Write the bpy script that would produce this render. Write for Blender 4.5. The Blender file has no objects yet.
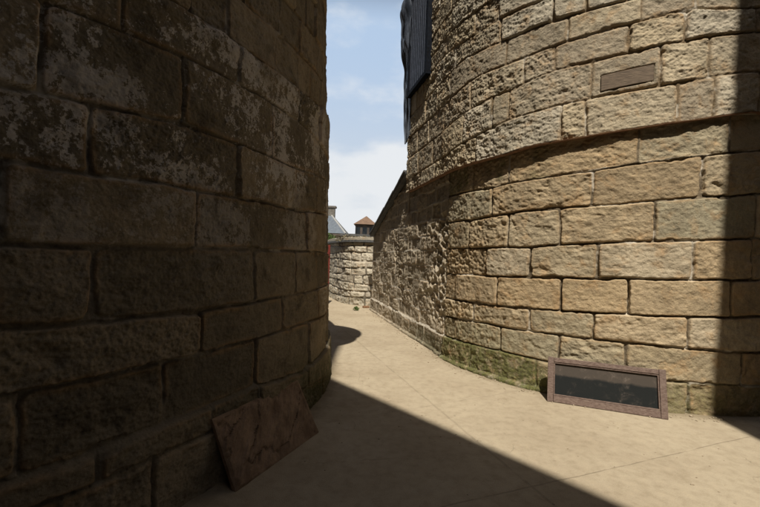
import bpy, bmesh, math, random
import numpy as np
from mathutils import Vector, Matrix

random.seed(7)
scene = bpy.context.scene
COL = scene.collection

# ------------------------------------------------------------------ camera
F = 400.0; RHO = math.radians(2.1); HC = 4.5; EYE = 1.5      # focal length in photo pixels, roll, horizon below centre, eye height
def ray(px, py):
    u = px - 380.0; v = py - 253.5
    c, s = math.cos(RHO), math.sin(RHO)
    return ((u*c + v*s)/F, 1.0, -(-u*s + v*c - HC)/F)
def ground_at(px, py, z=0.0):
    r = ray(px, py); t = (z - EYE)/r[2]
    return (r[0]*t, t)

cam = bpy.data.cameras.new("camera"); camo = bpy.data.objects.new("camera", cam); COL.objects.link(camo)
cam.sensor_width = 36; cam.lens = 36*F/760; cam.clip_end = 3000; cam.clip_start = 0.05
camo.location = (0, 0, EYE)
camo.matrix_world = (Matrix.Translation((0, 0, EYE)) @ Matrix.Rotation(math.radians(90) + math.atan(HC/F), 4, 'X')
                     @ Matrix.Rotation(RHO, 4, 'Z'))
scene.camera = camo

# ------------------------------------------------------------------ numpy noise
def _hash(ix, iy, seed):
    h = (ix.astype(np.int64)*374761393 + iy.astype(np.int64)*668265263 + seed*974634777) & 0xFFFFFFFF
    h = ((h ^ (h >> 13))*1274126177) & 0xFFFFFFFF
    h = h ^ (h >> 16)
    return (h & 0xFFFFFF)/float(0xFFFFFF)
def vnoise(x, y, seed=0):
    ix = np.floor(x); iy = np.floor(y); fx = x-ix; fy = y-iy
    fx = fx*fx*fx*(fx*(fx*6-15)+10); fy = fy*fy*fy*(fy*(fy*6-15)+10)
    a = _hash(ix, iy, seed); b = _hash(ix+1, iy, seed); c = _hash(ix, iy+1, seed); d = _hash(ix+1, iy+1, seed)
    return (a*(1-fx)+b*fx)*(1-fy) + (c*(1-fx)+d*fx)*fy - 0.5
def fbm(x, y, seed=0, octv=4, gain=0.5):
    t = 0; a = 1.0; ca, sa = math.cos(0.6), math.sin(0.6)
    for o in range(octv):
        t = t + a*vnoise(x, y, seed+o*17)
        x, y = (x*ca - y*sa)*2.03 + 3.7, (x*sa + y*ca)*2.03 + 1.9
        a *= gain
    return t
def cells(x, y, seed=0):
    "distance to the nearest and second nearest scattered point"
    ix = np.floor(x); iy = np.floor(y); d1 = np.full(x.shape, 9.0); d2 = np.full(x.shape, 9.0)
    for dx in (-1, 0, 1):
        for dy in (-1, 0, 1):
            cx = ix+dx; cy = iy+dy
            qx = cx + _hash(cx, cy, seed); qy = cy + _hash(cx, cy, seed+5)
            d = np.hypot(qx-x, qy-y)
            d2 = np.minimum(d2, np.maximum(d, d1)); d1 = np.minimum(d1, d)
    return d1, d2
def sstep(a, b, x):
    t = np.clip((x-a)/(b-a), 0, 1); return t*t*(3-2*t)

# ------------------------------------------------------------------ object helpers
def tag(o, label=None, cat=None, group=None, kind=None):
    if label: o["label"] = label
    if cat: o["category"] = cat
    if group: o["group"] = group
    if kind: o["kind"] = kind
    return o
def empty(name, loc, label, cat, group=None):
    o = bpy.data.objects.new(name, None); COL.objects.link(o); o.location = loc
    bpy.context.view_layer.update()
    return tag(o, label, cat, group)
def link(name, me, mat, parent=None):
    o = bpy.data.objects.new(name, me); COL.objects.link(o)
    if mat: me.materials.append(mat)
    if parent:
        o.parent = parent; o.matrix_parent_inverse = Matrix.Translation(-Vector(parent.location))
    return o
def bm_obj(name, bm, mat, parent=None, smooth=False, bevel=0.0):
    bmesh.ops.recalc_face_normals(bm, faces=bm.faces[:])
    if bevel:
        bmesh.ops.bevel(bm, geom=[e for e in bm.edges if len(e.link_faces) == 2 and e.calc_face_angle(0) > 0.5], offset=bevel, segments=2, affect='EDGES', profile=0.5)
    me = bpy.data.meshes.new(name); bm.to_mesh(me); bm.free()
    if smooth: me.polygons.foreach_set('use_smooth', [True]*len(me.polygons))
    return link(name, me, mat, parent)
def add_box(bm, lo, hi, M=None):
    vs = [bm.verts.new(Vector((x, y, z))) for x in (lo[0], hi[0]) for y in (lo[1], hi[1]) for z in (lo[2], hi[2])]
    for f in ((0,1,3,2),(4,6,7,5),(0,4,5,1),(2,3,7,6),(0,2,6,4),(1,5,7,3)): bm.faces.new([vs[i] for i in f])
    if M is not None:
        for v in vs: v.co = M @ v.co
    return vs
def add_prism(bm, poly, z0, z1):
    a = [bm.verts.new((x, y, z0)) for x, y in poly]; b = [bm.verts.new((x, y, z1)) for x, y in poly]
    n = len(poly)
    bm.faces.new(a[::-1]); bm.faces.new(b)
    for i in range(n): bm.faces.new((a[i], a[(i+1) % n], b[(i+1) % n], b[i]))
def poly_obj(name, verts, faces, mat, parent=None):
    me = bpy.data.meshes.new(name); me.from_pydata(verts, [], faces); me.update()
    return link(name, me, mat, parent)

# ------------------------------------------------------------------ materials
class NT:
    def __init__(s, name):
        s.m = bpy.data.materials.new(name); s.m.use_nodes = True; s.t = s.m.node_tree; s.t.nodes.clear()
        s.out = s.n('ShaderNodeOutputMaterial'); s.b = s.n('ShaderNodeBsdfPrincipled')
        s.l(s.b.outputs[0], s.out.inputs[0]); s.b.inputs['Specular IOR Level'].default_value = 0.3
    def n(s, typ, **kw):
        x = s.t.nodes.new(typ)
        for k, v in kw.items(): setattr(x, k, v)
        return x
    def l(s, a, b): s.t.links.new(a, b)
    def val(s, sock, v):
        if hasattr(v, 'is_output') or isinstance(v, bpy.types.NodeSocket): s.l(v, sock)
        else: sock.default_value = v
    def coord(s): 
        return s.n('ShaderNodeTexCoord').outputs['Object']
    def noise(s, scale, detail=4, rough=0.55, vec=None, stretch=None, dist=0.0):
        if vec is None: vec = s.coord()
        if stretch:
            mp = s.n('ShaderNodeMapping'); mp.inputs['Scale'].default_value = stretch; s.l(vec, mp.inputs[0]); vec = mp.outputs[0]
        x = s.n('ShaderNodeTexNoise'); x.inputs['Scale'].default_value = scale; x.inputs['Detail'].default_value = detail
        x.inputs['Roughness'].default_value = rough; x.inputs['Distortion'].default_value = dist
        s.l(vec, x.inputs['Vector']); return x.outputs['Fac']
    def math(s, op, a, b=0.0, c=0.0, clamp=False):
        x = s.n('ShaderNodeMath', operation=op); x.use_clamp = clamp
        s.val(x.inputs[0], a); s.val(x.inputs[1], b)
        if op in ('MULTIPLY_ADD', 'SMOOTH_MIN'): s.val(x.inputs[2], c)
        return x.outputs[0]
    def rng(s, v, a, b, c=0.0, d=1.0):
        x = s.n('ShaderNodeMapRange'); x.interpolation_type = 'SMOOTHSTEP'
        s.l(v, x.inputs[0])
        for i, q in enumerate((a, b, c, d)): x.inputs[i+1].default_value = q
        return x.outputs[0]
    def mix(s, f, a, b, blend='MIX'):
        x = s.n('ShaderNodeMix', data_type='RGBA', blend_type=blend)
        s.val(x.inputs[0], f)
        for sock, v in ((x.inputs[6], a), (x.inputs[7], b)):
            if isinstance(v, tuple): sock.default_value = (*v, 1)
            else: s.l(v, sock)
        return x.outputs[2]
    def ramp(s, v, stops):
        x = s.n('ShaderNodeValToRGB'); e = x.color_ramp.elements
        while len(e) < len(stops): e.new(0.5)
        for q, (p, c) in zip(e, stops): q.position = p; q.color = (*c, 1)
        s.l(v, x.inputs[0]); return x.outputs[0]
    def bump(s, h, strength, dist, normal=None):
        x = s.n('ShaderNodeBump'); x.inputs['Strength'].default_value = strength; x.inputs['Distance'].default_value = dist
        s.l(h, x.inputs['Height'])
        if normal is not None: s.l(normal, x.inputs['Normal'])
        return x.outputs[0]
    def attr(s, name):
        x = s.n('ShaderNodeAttribute'); x.attribute_name = name; return x
    def done(s, color, rough=0.9, normal=None, metal=0.0):
        s.val(s.b.inputs['Base Color'], (*color, 1) if isinstance(color, tuple) else color)
        s.val(s.b.inputs['Roughness'], rough); s.val(s.b.inputs['Metallic'], metal)
        if normal is not None: s.l(normal, s.b.inputs['Normal'])
        return s.m

def stone_material(name, stops, mortar, moss=(0.055, 0.065, 0.015), wash=(0.42, 0.39, 0.34), bump=1.0, grime=(0.045, 0.035, 0.022), grime_amt=0.5, rim_amt=0.45):
    t = NT(name)
    a = t.attr('mason'); sep = t.n('ShaderNodeSeparateColor'); t.l(a.outputs['Color'], sep.inputs[0])
    rid, mort, mos = sep.outputs[0], sep.outputs[1], sep.outputs[2]
    a2 = t.attr('wear'); sep2 = t.n('ShaderNodeSeparateColor'); t.l(a2.outputs['Color'], sep2.inputs[0])
    wsh, gri, rid2 = sep2.outputs[0], sep2.outputs[1], sep2.outputs[2]
    col = t.ramp(rid, stops)
    n1 = t.noise(3.1, 6, 0.62); n2 = t.noise(17, 8, 0.72); n3 = t.noise(90, 5, 0.7)
    col = t.mix(t.rng(n1, 0.35, 0.7, 0.0, 0.45), col, tuple(c*0.62 for c in stops[0][1]))
    col = t.mix(t.rng(t.noise(6, 5, 0.6, dist=0.4), 0.5, 0.72, 0.0, 0.5), col, (0.44, 0.27, 0.125), 'MIX') if grime_amt < 0.7 else col
    col = t.mix(0.55, col, t.ramp(n2, [(0.25, (0.42, 0.40, 0.38)), (0.5, (1, 1, 1)), (0.8, (1.35, 1.33, 1.28))]), 'MULTIPLY')
    col = t.mix(0.45, col, t.ramp(n3, [(0.3, (0.5, 0.47, 0.43)), (0.55, (1, 1, 1)), (0.8, (1.3, 1.3, 1.3))]), 'MULTIPLY')
    # pale lime wash worn into flecks
    fl = t.math('MULTIPLY_ADD', t.noise(24, 6, 0.62, stretch=(1, 1, 0.8)), 0.6, t.math('MULTIPLY', t.noise(75, 5, 0.6), 0.4))
    fl = t.math('ADD', fl, t.math('MULTIPLY_ADD', t.noise(1.5, 3, 0.5), 0.75, t.math('MULTIPLY', t.noise(6.5, 3, 0.5), 0.4)))
    wm = t.math('MULTIPLY', t.rng(fl, 1.07, 1.13), wsh)
    col = t.mix(wm, col, wash)
    col = t.mix(t.math('MULTIPLY', t.math('MULTIPLY', rid2, rim_amt), t.rng(n1, 0.40, 0.60)), col, (0.40, 0.235, 0.10))
    # dark grime
    gm = t.math('MULTIPLY', t.rng(t.noise(5.5, 7, 0.7), 0.5, 0.68), t.math('MULTIPLY', gri, grime_amt))
    col = t.mix(gm, col, grime)
    # mortar
    mc = t.mix(t.rng(n2, 0.3, 0.7), mortar, tuple(c*0.45 for c in mortar))
    mc = t.mix(t.rng(t.noise(2.6, 4, 0.6), 0.52, 0.60), mc, (0.46, 0.41, 0.33))
    col = t.mix(mort, col, mc)
    # moss
    mm = t.math('MULTIPLY', mos, t.rng(t.noise(8, 8, 0.75), 0.32, 0.53))
    mcol = t.mix(t.rng(t.noise(40, 4, 0.6), 0.35, 0.65), moss, tuple(c*0.4 for c in moss))
    col = t.mix(t.math('MULTIPLY', mm, 0.85), col, mcol)
    b = t.bump(t.noise(210, 4, 0.7), 0.5*bump, 0.004)
    b = t.bump(n2, 0.7*bump, 0.014, b)
    v = t.n('ShaderNodeTexVoronoi'); v.inputs['Scale'].default_value = 46; t.l(t.coord(), v.inputs['Vector'])
    b = t.bump(t.rng(v.outputs['Distance'], 0.0, 0.55), 0.35*bump, 0.006, b)
    return t.done(col, 0.93, b)

M = {}
M['sand'] = stone_material('tan_sandstone', [(0.0, (0.31, 0.245, 0.155)), (0.22, (0.40, 0.30, 0.18)), (0.42, (0.36, 0.32, 0.22)), (0.6, (0.42, 0.345, 0.23)), (0.8, (0.44, 0.33, 0.195)), (1.0, (0.50, 0.44, 0.33))],
                           (0.20, 0.155, 0.10), moss=(0.105, 0.115, 0.028), bump=0.9)
M['grey'] = stone_material('grey_tan_sandstone', [(0.0, (0.36, 0.30, 0.215)), (0.35, (0.45, 0.385, 0.28)), (0.6, (0.50, 0.415, 0.28)), (0.85, (0.48, 0.43, 0.335)), (1.0, (0.57, 0.50, 0.38))],
                           (0.26, 0.185, 0.105), bump=1.0)
M['dark'] = stone_material('dark_brown_sandstone', [(0.0, (0.15, 0.125, 0.085)), (0.5, (0.235, 0.19, 0.125)), (1.0, (0.33, 0.265, 0.175))],
                           (0.22, 0.185, 0.14), wash=(0.50, 0.455, 0.40), bump=0.9, grime_amt=0.75)
M['lane'] = stone_material('weathered_wall_stone', [(0.0, (0.30, 0.255, 0.185)), (0.5, (0.42, 0.355, 0.26)), (1.0, (0.54, 0.46, 0.34))],
                           (0.60, 0.54, 0.44), bump=1.1, grime_amt=0.85)
M['far'] = stone_material('pale_rubble_stone', [(0.0, (0.42, 0.375, 0.295)), (0.5, (0.52, 0.47, 0.37)), (1.0, (0.60, 0.55, 0.44))],
                          (0.17, 0.145, 0.11), bump=1.0)

def simple(name, c1, c2, scale=8, rough=0.8, bump=0.3, bdist=0.01, metal=0.0, stretch=None):
    t = NT(name); n = t.noise(scale, 6, 0.65, stretch=stretch)
    return t.done(t.mix(t.rng(n, 0.3, 0.7), c1, c2), rough, t.bump(n, bump, bdist), metal)
M['rust'] = simple('rusty_iron', (0.13, 0.06, 0.032), (0.27, 0.16, 0.085), 22, 0.85)
M['wood_grey'] = simple('weathered_wood', (0.10, 0.075, 0.055), (0.22, 0.165, 0.115), 14, 0.85, 0.5, 0.006, stretch=(1, 1, 9))
M['sash'] = simple('maroon_painted_wood', (0.095, 0.06, 0.047), (0.185, 0.135, 0.11), 16, 0.7, 0.5, 0.004, stretch=(2, 2, 6))
M['iron'] = simple('black_painted_iron', (0.003, 0.0035, 0.005), (0.008, 0.011, 0.018), 20, 0.6, 0.2, 0.002)
M['iron'].node_tree.nodes['Principled BSDF'].inputs['Specular IOR Level'].default_value = 0.06
M['bar'] = simple('blue_black_bar', (0.02, 0.025, 0.038), (0.045, 0.055, 0.08), 14, 0.45)
M['void'] = simple('dark_recess', (0.004, 0.004, 0.005), (0.010, 0.011, 0.014), 10, 0.6)  # near-black colour stands for the shade inside the window recess
M['slate'] = simple('slate_coping', (0.06, 0.062, 0.064), (0.12, 0.12, 0.115), 9, 0.75, 0.5, 0.01)
M['slate_roof'] = simple('grey_slate_roof', (0.085, 0.10, 0.12), (0.13, 0.15, 0.17), 5, 0.8, 0.4, 0.02)
M['tile_roof'] = simple('orange_tile_roof', (0.12, 0.075, 0.048), (0.19, 0.12, 0.078), 4, 0.85, 0.5, 0.03)
M['pale_render'] = simple('pale_render', (0.42, 0.40, 0.37), (0.55, 0.53, 0.49), 3, 0.9)
M['dark_render'] = simple('dark_timber_wall', (0.055, 0.045, 0.038), (0.11, 0.09, 0.075), 3, 0.9)
M['dry_leaf'] = simple('dry_leaf', (0.10, 0.085, 0.05), (0.20, 0.17, 0.10), 9)
M['ridge'] = simple('ridge_mortar', (0.26, 0.26, 0.25), (0.36, 0.355, 0.34), 9)
M['brick'] = simple('grey_chimney_stone', (0.11, 0.10, 0.085), (0.19, 0.175, 0.15), 6, 0.9)
M['red'] = simple('red_painted_timber', (0.12, 0.018, 0.014), (0.18, 0.03, 0.022), 5, 0.6)
M['render_wall'] = simple('weathered_render', (0.11, 0.09, 0.065), (0.16, 0.135, 0.10), 2, 0.92, 0.4, 0.01)
M['glass_dark'] = simple('window_glass', (0.012, 0.016, 0.02), (0.03, 0.035, 0.04), 2, 0.12)

# ---- leaf
t = NT('leaf'); M['leaf'] = t.done(t.mix(t.noise(9, 3), (0.045, 0.085, 0.018), (0.10, 0.15, 0.035)), 0.6)
# ---- tarpaulin
t = NT('grey_tarpaulin'); n = t.noise(5, 5, 0.6, stretch=(1, 1, 0.5))
M['tarp'] = t.done(t.mix(t.rng(n, 0.35, 0.65), (0.025, 0.030, 0.040), (0.10, 0.115, 0.145)), 0.27, t.bump(t.noise(12, 5, 0.6, stretch=(1, 1, .4)), 0.6, 0.02))
# ---- dusty glass, with a browner band across the upper part
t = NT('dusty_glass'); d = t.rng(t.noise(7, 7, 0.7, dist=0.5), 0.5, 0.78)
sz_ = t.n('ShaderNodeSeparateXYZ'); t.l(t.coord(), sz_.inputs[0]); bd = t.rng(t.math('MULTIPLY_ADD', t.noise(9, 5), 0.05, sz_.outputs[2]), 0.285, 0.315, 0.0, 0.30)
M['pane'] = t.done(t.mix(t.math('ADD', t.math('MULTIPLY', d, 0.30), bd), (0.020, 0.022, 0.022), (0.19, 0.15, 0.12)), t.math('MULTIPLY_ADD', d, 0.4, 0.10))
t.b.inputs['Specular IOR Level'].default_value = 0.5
# ---- split slab
t = NT('split_slab'); n = t.noise(7, 7, 0.7, stretch=(1, 1, 1)); n2 = t.noise(60, 4, .7)
M['slab'] = t.done(t.mix(t.rng(n, 0.3, 0.72), (0.14, 0.09, 0.056), (0.30, 0.21, 0.14)), 0.85, t.bump(n2, 0.5, 0.004, t.bump(n, .5, .015)))
# ---- lane concrete with slab joints
def line_dist(t, P, p, q, wob):
    (x0, y0), (x1, y1) = p, q; L = math.hypot(x1-x0, y1-y0); nx, ny = -(y1-y0)/L, (x1-x0)/L
    dp = t.n('ShaderNodeVectorMath', operation='DOT_PRODUCT'); t.l(P, dp.inputs[0]); dp.inputs[1].default_value = (nx, ny, 0)
    v = t.math('SUBTRACT', dp.outputs['Value'], nx*x0+ny*y0)
    v = t.math('ADD', v, wob); return t.math('ABSOLUTE', v)
t = NT('worn_concrete'); P = t.coord()
wob = t.math('MULTIPLY', t.math('SUBTRACT', t.noise(2.5, 3), 0.5), 0.035)
fine = t.noise(130, 5, 0.7); mid = t.noise(11, 7, 0.68); big = t.noise(0.9, 5, 0.6); grit = t.noise(420, 2, 0.6)
col = t.mix(t.rng(big, 0.35, 0.68), (0.395, 0.335, 0.24), (0.335, 0.278, 0.195))
col = t.mix(0.55, col, t.ramp(mid, [(0.28, (0.62, 0.58, 0.52)), (0.52, (1, 1, 1)), (0.75, (1.18, 1.16, 1.12))]), 'MULTIPLY')
col = t.mix(0.4, col, t.ramp(fine, [(0.3, (0.55, 0.52, 0.48)), (0.55, (1, 1, 1)), (0.8, (1.2, 1.2, 1.2))]), 'MULTIPLY')
blot = t.math('MULTIPLY', t.rng(t.noise(3.3, 9, 0.8, dist=0.3), 0.52, 0.70), 0.35)
col = t.mix(blot, col, (0.20, 0.15, 0.09))
vo = t.n('ShaderNodeTexVoronoi'); vo.inputs['Scale'].default_value = 7.0; t.l(P, vo.inputs['Vector'])
spots = t.math('MULTIPLY', t.rng(vo.outputs['Distance'], 0.05, 0.09, 1.0, 0.0), t.rng(t.noise(3, 2), 0.52, 0.6))
col = t.mix(t.math('MULTIPLY', spots, 0.6), col, (0.12, 0.09, 0.06))
lines = [((0.93, 2.65), (3.6, 3.73), 0.006, 0.33), ((0.64, 4.17), (1.54, 4.64), 0.004, 0.25), ((0.22, 5.38), (1.09, 2.66), 0.012, 0.22), ((-0.6, 6.6), (0.9, 7.3), 0.005, 0.35), ((0.2, 1.2), (3, 2.4), 0.006, .6)]
hsum = None
for p, q, w, k in lines:
    d = line_dist(t, P, p, q, wob)
    m = t.math('MULTIPLY', t.rng(d, w*0.4, w*1.5, 1.0, 0.0), k)
    m = t.math('MULTIPLY', m, t.rng(t.noise(4.7, 4), 0.36, 0.52, 0.25, 1.0))
    hsum = m if hsum is None else t.math('MAXIMUM', hsum, m)
col = t.mix(hsum, col, (0.085, 0.062, 0.038))
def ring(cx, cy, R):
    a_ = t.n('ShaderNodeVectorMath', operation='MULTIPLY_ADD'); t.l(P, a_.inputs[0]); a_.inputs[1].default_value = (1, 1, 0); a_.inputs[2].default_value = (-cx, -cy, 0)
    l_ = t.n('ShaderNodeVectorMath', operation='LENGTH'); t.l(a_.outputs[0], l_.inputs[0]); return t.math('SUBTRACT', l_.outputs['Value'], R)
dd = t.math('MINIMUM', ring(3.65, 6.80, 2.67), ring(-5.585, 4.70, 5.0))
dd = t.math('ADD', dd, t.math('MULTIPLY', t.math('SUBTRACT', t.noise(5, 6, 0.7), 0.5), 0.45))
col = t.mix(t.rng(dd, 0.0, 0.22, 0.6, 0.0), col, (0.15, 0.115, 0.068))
b = t.bump(fine, 0.6, 0.005); b = t.bump(mid, 0.22, 0.012, b); b = t.bump(grit, 0.3, 0.002, b)
b = t.bump(t.math('MULTIPLY', hsum, -1.0), 0.6, 0.012, b)
ve = t.n('ShaderNodeTexVoronoi', feature='DISTANCE_TO_EDGE'); ve.inputs['Scale'].default_value = 0.55
dv = t.n('ShaderNodeVectorMath', operation='ADD'); nv_ = t.n('ShaderNodeTexNoise'); nv_.inputs['Scale'].default_value = 3.0; nv_.inputs['Detail'].default_value = 6; t.l(P, nv_.inputs['Vector'])
sc_ = t.n('ShaderNodeVectorMath', operation='SCALE'); t.l(nv_.outputs['Color'], sc_.inputs[0]); sc_.inputs['Scale'].default_value = 0.5
t.l(P, dv.inputs[0]); t.l(sc_.outputs[0], dv.inputs[1]); t.l(dv.outputs[0], ve.inputs['Vector'])
crk = t.math('MULTIPLY', t.rng(ve.outputs['Distance'], 0.0, 0.0035, 1.0, 0.0), t.rng(t.noise(1.3, 3), 0.50, 0.60))
col = t.mix(t.math('MULTIPLY', crk, 0.45), col, (0.10, 0.075, 0.045))
spk = t.rng(t.noise(260, 2, 0.5), 0.66, 0.74); col = t.mix(t.math('MULTIPLY', spk, 0.35), col, (0.14, 0.11, 0.075))
spl = t.rng(t.noise(190, 2, 0.5), 0.68, 0.76); col = t.mix(t.math('MULTIPLY', spl, 0.3), col, (0.6, 0.54, 0.44))
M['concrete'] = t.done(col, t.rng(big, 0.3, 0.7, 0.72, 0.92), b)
M['earth'] = simple('sandy_earth', (0.20, 0.16, 0.10), (0.27, 0.22, 0.14), 3, 0.95, 0.5, 0.02)

# ------------------------------------------------------------------ masonry
def hid(k, j, seed): return _hash(np.asarray(k, float), np.asarray(j, float), seed)
def masonry(S, Z, zb, joints, seed=1, groove=0.030, jw=0.010, rnd=0.035, rough=0.012, wob=0.010, relief=0.014, off=0.012):
    """S, Z arrays (N,M); zb (K,N) course boundaries at each S column; joints: K+1 sorted arrays. Returns displacement and attributes."""
    Zw = Z + wob*fbm(S*3.1, Z*3.1, seed+1, 3)*1.3 + 0.006*fbm(S*22, Z*22, seed+2, 2)
    Sw = S + wob*fbm(S*3.3, Z*3.3, seed+3, 3)*1.6 + 0.006*fbm(S*22, Z*22, seed+4, 2)
    K = zb.shape[0]
    k = np.zeros(S.shape, int); dz = np.full(S.shape, 9.0); below = np.full(S.shape, 9.0); above = np.full(S.shape, 9.0)
    for i in range(K):
        d = Zw - zb[i][:, None]; k += d > 0; dz = np.minimum(dz, np.abs(d))
        above = np.where((d < 0) & (-d < above), -d, above); below = np.where((d >= 0) & (d < below), d, below)
    ds = np.full(S.shape, 9.0); jid = np.zeros(S.shape, int); u = np.zeros(S.shape)
    for c in range(K+1):
        m = k == c
        if not m.any(): continue
        J = np.sort(np.asarray(joints[c], float)); x = Sw[m]; idx = np.searchsorted(J, x)
        lo = np.where(idx > 0, J[np.clip(idx-1, 0, len(J)-1)], -1e3); hi = np.where(idx < len(J), J[np.clip(idx, 0, len(J)-1)], 1e3)
        ds[m] = np.minimum(x-lo, hi-x); jid[m] = idx; u[m] = np.clip((x-lo)/np.maximum(hi-lo, 1e-3), 0, 1)-0.5
    # rounded arris
    kk = 0.03; h = np.clip(0.5 + 0.5*(ds-dz)/kk, 0, 1); e = ds*(1-h) + dz*h - kk*h*(1-h)
    a = hid(k, jid, seed); b = hid(k, jid, seed+31); c2 = hid(k, jid, seed+57); d3 = hid(k, jid, seed+77)
    w = jw*(0.5 + 1.3*hid(k, jid, seed+9)) + 0.005*np.maximum(0, fbm(S*6, Z*6, seed+8, 3))
    e = e - w*0.5
    chip = np.maximum(0, fbm(S*5, Z*5, seed+12, 4) - 0.22)*0.05
    prof = sstep(-0.002, rnd*(0.45+0.9*b), e - chip)
    pit = fbm(S*10, Z*13, seed+20, 5, 0.62)
    lay = fbm(S*3.0, Z*16, seed+23, 4, 0.6)
    gull = np.maximum(0, fbm(S*4.2, Z*6.5, seed+26, 4) - 0.28)
    face = (a-0.5)*2*off + u*(b-0.5)*0.03 + rough*pit*(0.5+c2) + relief*0.6*lay*(0.3+d3) - gull*0.05*(c2 > 0.6) + relief*fbm(S*2.3, Z*2.3, seed+28, 2)
    mort = -groove*(0.45+0.9*hid(k, jid, seed+91)) + 0.010*fbm(S*14, Z*14, seed+40, 3) + 0.03*np.maximum(0, fbm(S*1.7, Z*1.7, seed+44, 2)-0.12)
    disp = mort*(1-prof) + face*prof
    mm = 1 - sstep(-0.002, 0.010, e - chip*0.6)
    return dict(d=disp, k=k, j=jid, rid=a, mort=mm, e=e, prof=prof, rid2=c2, rim=(1-sstep(0.0, 0.045, e))*prof)

def build_loop(name, P, Nn, S, fine, z0, z1, nz, dispfn, mat, parent=None, batter=0.0, zref=0.0):
    """closed plan loop P (N,2) with outward normals Nn, arc length S, mask of finely displaced columns; z0,z1 per column."""
    N = len(P); T = np.linspace(0, 1, nz)
    Z = z0[:, None] + (z1-z0)[:, None]*T[None, :]; SS = np.repeat(S[:, None], nz, 1)
    r = dispfn(SS, Z); d = r['d']*fine[:, None]
    Q = np.empty((N, nz, 3))
    off = d - batter*(Z-zref)
    Q[..., 0] = P[:, None, 0] + Nn[:, None, 0]*off; Q[..., 1] = P[:, None, 1] + Nn[:, None, 1]*off; Q[..., 2] = Z
    i = np.arange(N); i2 = (i+1) % N; j = np.arange(nz-1)
    A = (i[:, None]*nz + j); B = (i2[:, None]*nz + j)
    quads = np.stack([A, B, B+1, A+1], -1).reshape(-1, 4)
    me = bpy.data.meshes.new(name)
    nq = len(quads); nl = nq*4 + 2*N
    me.vertices.add(N*nz); me.vertices.foreach_set('co', Q.reshape(-1))
    me.loops.add(nl); top = (i*nz + nz-1); bot = (i*nz)[::-1]
    me.loops.foreach_set('vertex_index', np.concatenate([quads.reshape(-1), top, bot]).astype(np.int32))
    me.polygons.add(nq+2)
    ls = np.concatenate([np.arange(nq)*4, [nq*4, nq*4+N]]).astype(np.int32)
    me.polygons.foreach_set('loop_start', ls)
    me.polygons.foreach_set('use_smooth', [True]*nq + [False, False])
    me.update(calc_edges=True)
    for an, chans in (('mason', ('rid', 'mort', 'moss')), ('wear', ('wash', 'grime', 'rim'))):
        at = me.attributes.new(an, 'FLOAT_COLOR', 'POINT'); buf = np.ones((N*nz, 4), np.float32)
        for ci, cn in enumerate(chans): buf[:, ci] = np.broadcast_to(r.get(cn, 0.0), SS.shape).reshape(-1)
        at.data.foreach_set('color', buf.reshape(-1))
    return link(name, me, mat, parent)

def rand_joints(a, b, lo, hi, rng):
    out = [a + rng.uniform(0, lo)]
    while out[-1] < b: out.append(out[-1] + rng.uniform(lo, hi))
    return out

# ================================================================== RIGHT TOWER
RC = (3.65, 6.80); RR = 2.67; PH0 = math.atan2(-0.228, -0.974)
TP = (RC[0]+RR*math.cos(PH0), RC[1]+RR*math.sin(PH0)); TN = (math.cos(PH0), math.sin(PH0)); TD = (-math.sin(PH0), math.cos(PH0))  # dir of increasing s at tangent point
if TD[1] > 0: pass
def rp(s, off=0.0):
    "plan point and normal of the right hand face; s<0 runs straight up the lane, s>0 round the tower"
    if s >= 0:
        a = PH0 + s/RR; n = (math.cos(a), math.sin(a)); return (RC[0]+(RR+off)*n[0], RC[1]+(RR+off)*n[1]), n
    return (TP[0]+s*TD[0]+off*TN[0], TP[1]+s*TD[1]+off*TN[1]), TN
def rhit(px, py, off=0.0):
    "photo pixel -> (s, z) on the right hand face"
    r = ray(px, py); R = RR+off
    # straight part
    q = (TP[0]+off*TN[0], TP[1]+off*TN[1])
    den = r[0]*TN[0] + r[1]*TN[1]
    if abs(den) > 1e-6:
        tt = (q[0]*TN[0]+q[1]*TN[1])/den; x, y = r[0]*tt, tt
        s = (x-q[0])*TD[0] + (y-q[1])*TD[1]
        if tt > 0 and s < 0 and s > -7: return s, EYE + r[2]*tt
    a = r[0]**2+1; b = -2*(r[0]*RC[0]+RC[1]); c = RC[0]**2+RC[1]**2-R*R; D = max(0, b*b-4*a*c)
    tt = (-b-math.sqrt(D))/(2*a); x, y = r[0]*tt, tt
    s = ((math.atan2(y-RC[1], x-RC[0]) - PH0 + math.pi) % (2*math.pi) - math.pi)*RR
    return s, EYE + r[2]*tt
def courses(lines, hit, S):
    out = []
    for L in lines:
        p = sorted(hit(*q) for q in L); out.append(np.interp(S, [a for a, b in p], [b for a, b in p]))
    return np.array(out)

tower_r = empty('round_tower', (RC[0], RC[1], 0), 'sunlit tan stone round tower on the right with a dark barred window', 'tower')
# plan loop: circle fine from s=-0.0 .. 5.2, coarse round the back
def r_loop(s_left, off, step, s_fine_end, offfn=None):
    s_f = np.arange(s_left, s_fine_end, step); smax = 2*math.pi*RR*0.80
    s_c = np.arange(s_fine_end, smax, 0.12)
    S = np.concatenate([s_f, s_c]); P = []; Nn = []
    for s in S:
        o = off if offfn is None else offfn(s)
        p, n = rp(s, o); P.append(p); Nn.append(n)
    fine = np.concatenate([np.ones(len(s_f)), np.zeros(len(s_c))])
    return np.array(P), np.array(Nn), S, fine

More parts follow.
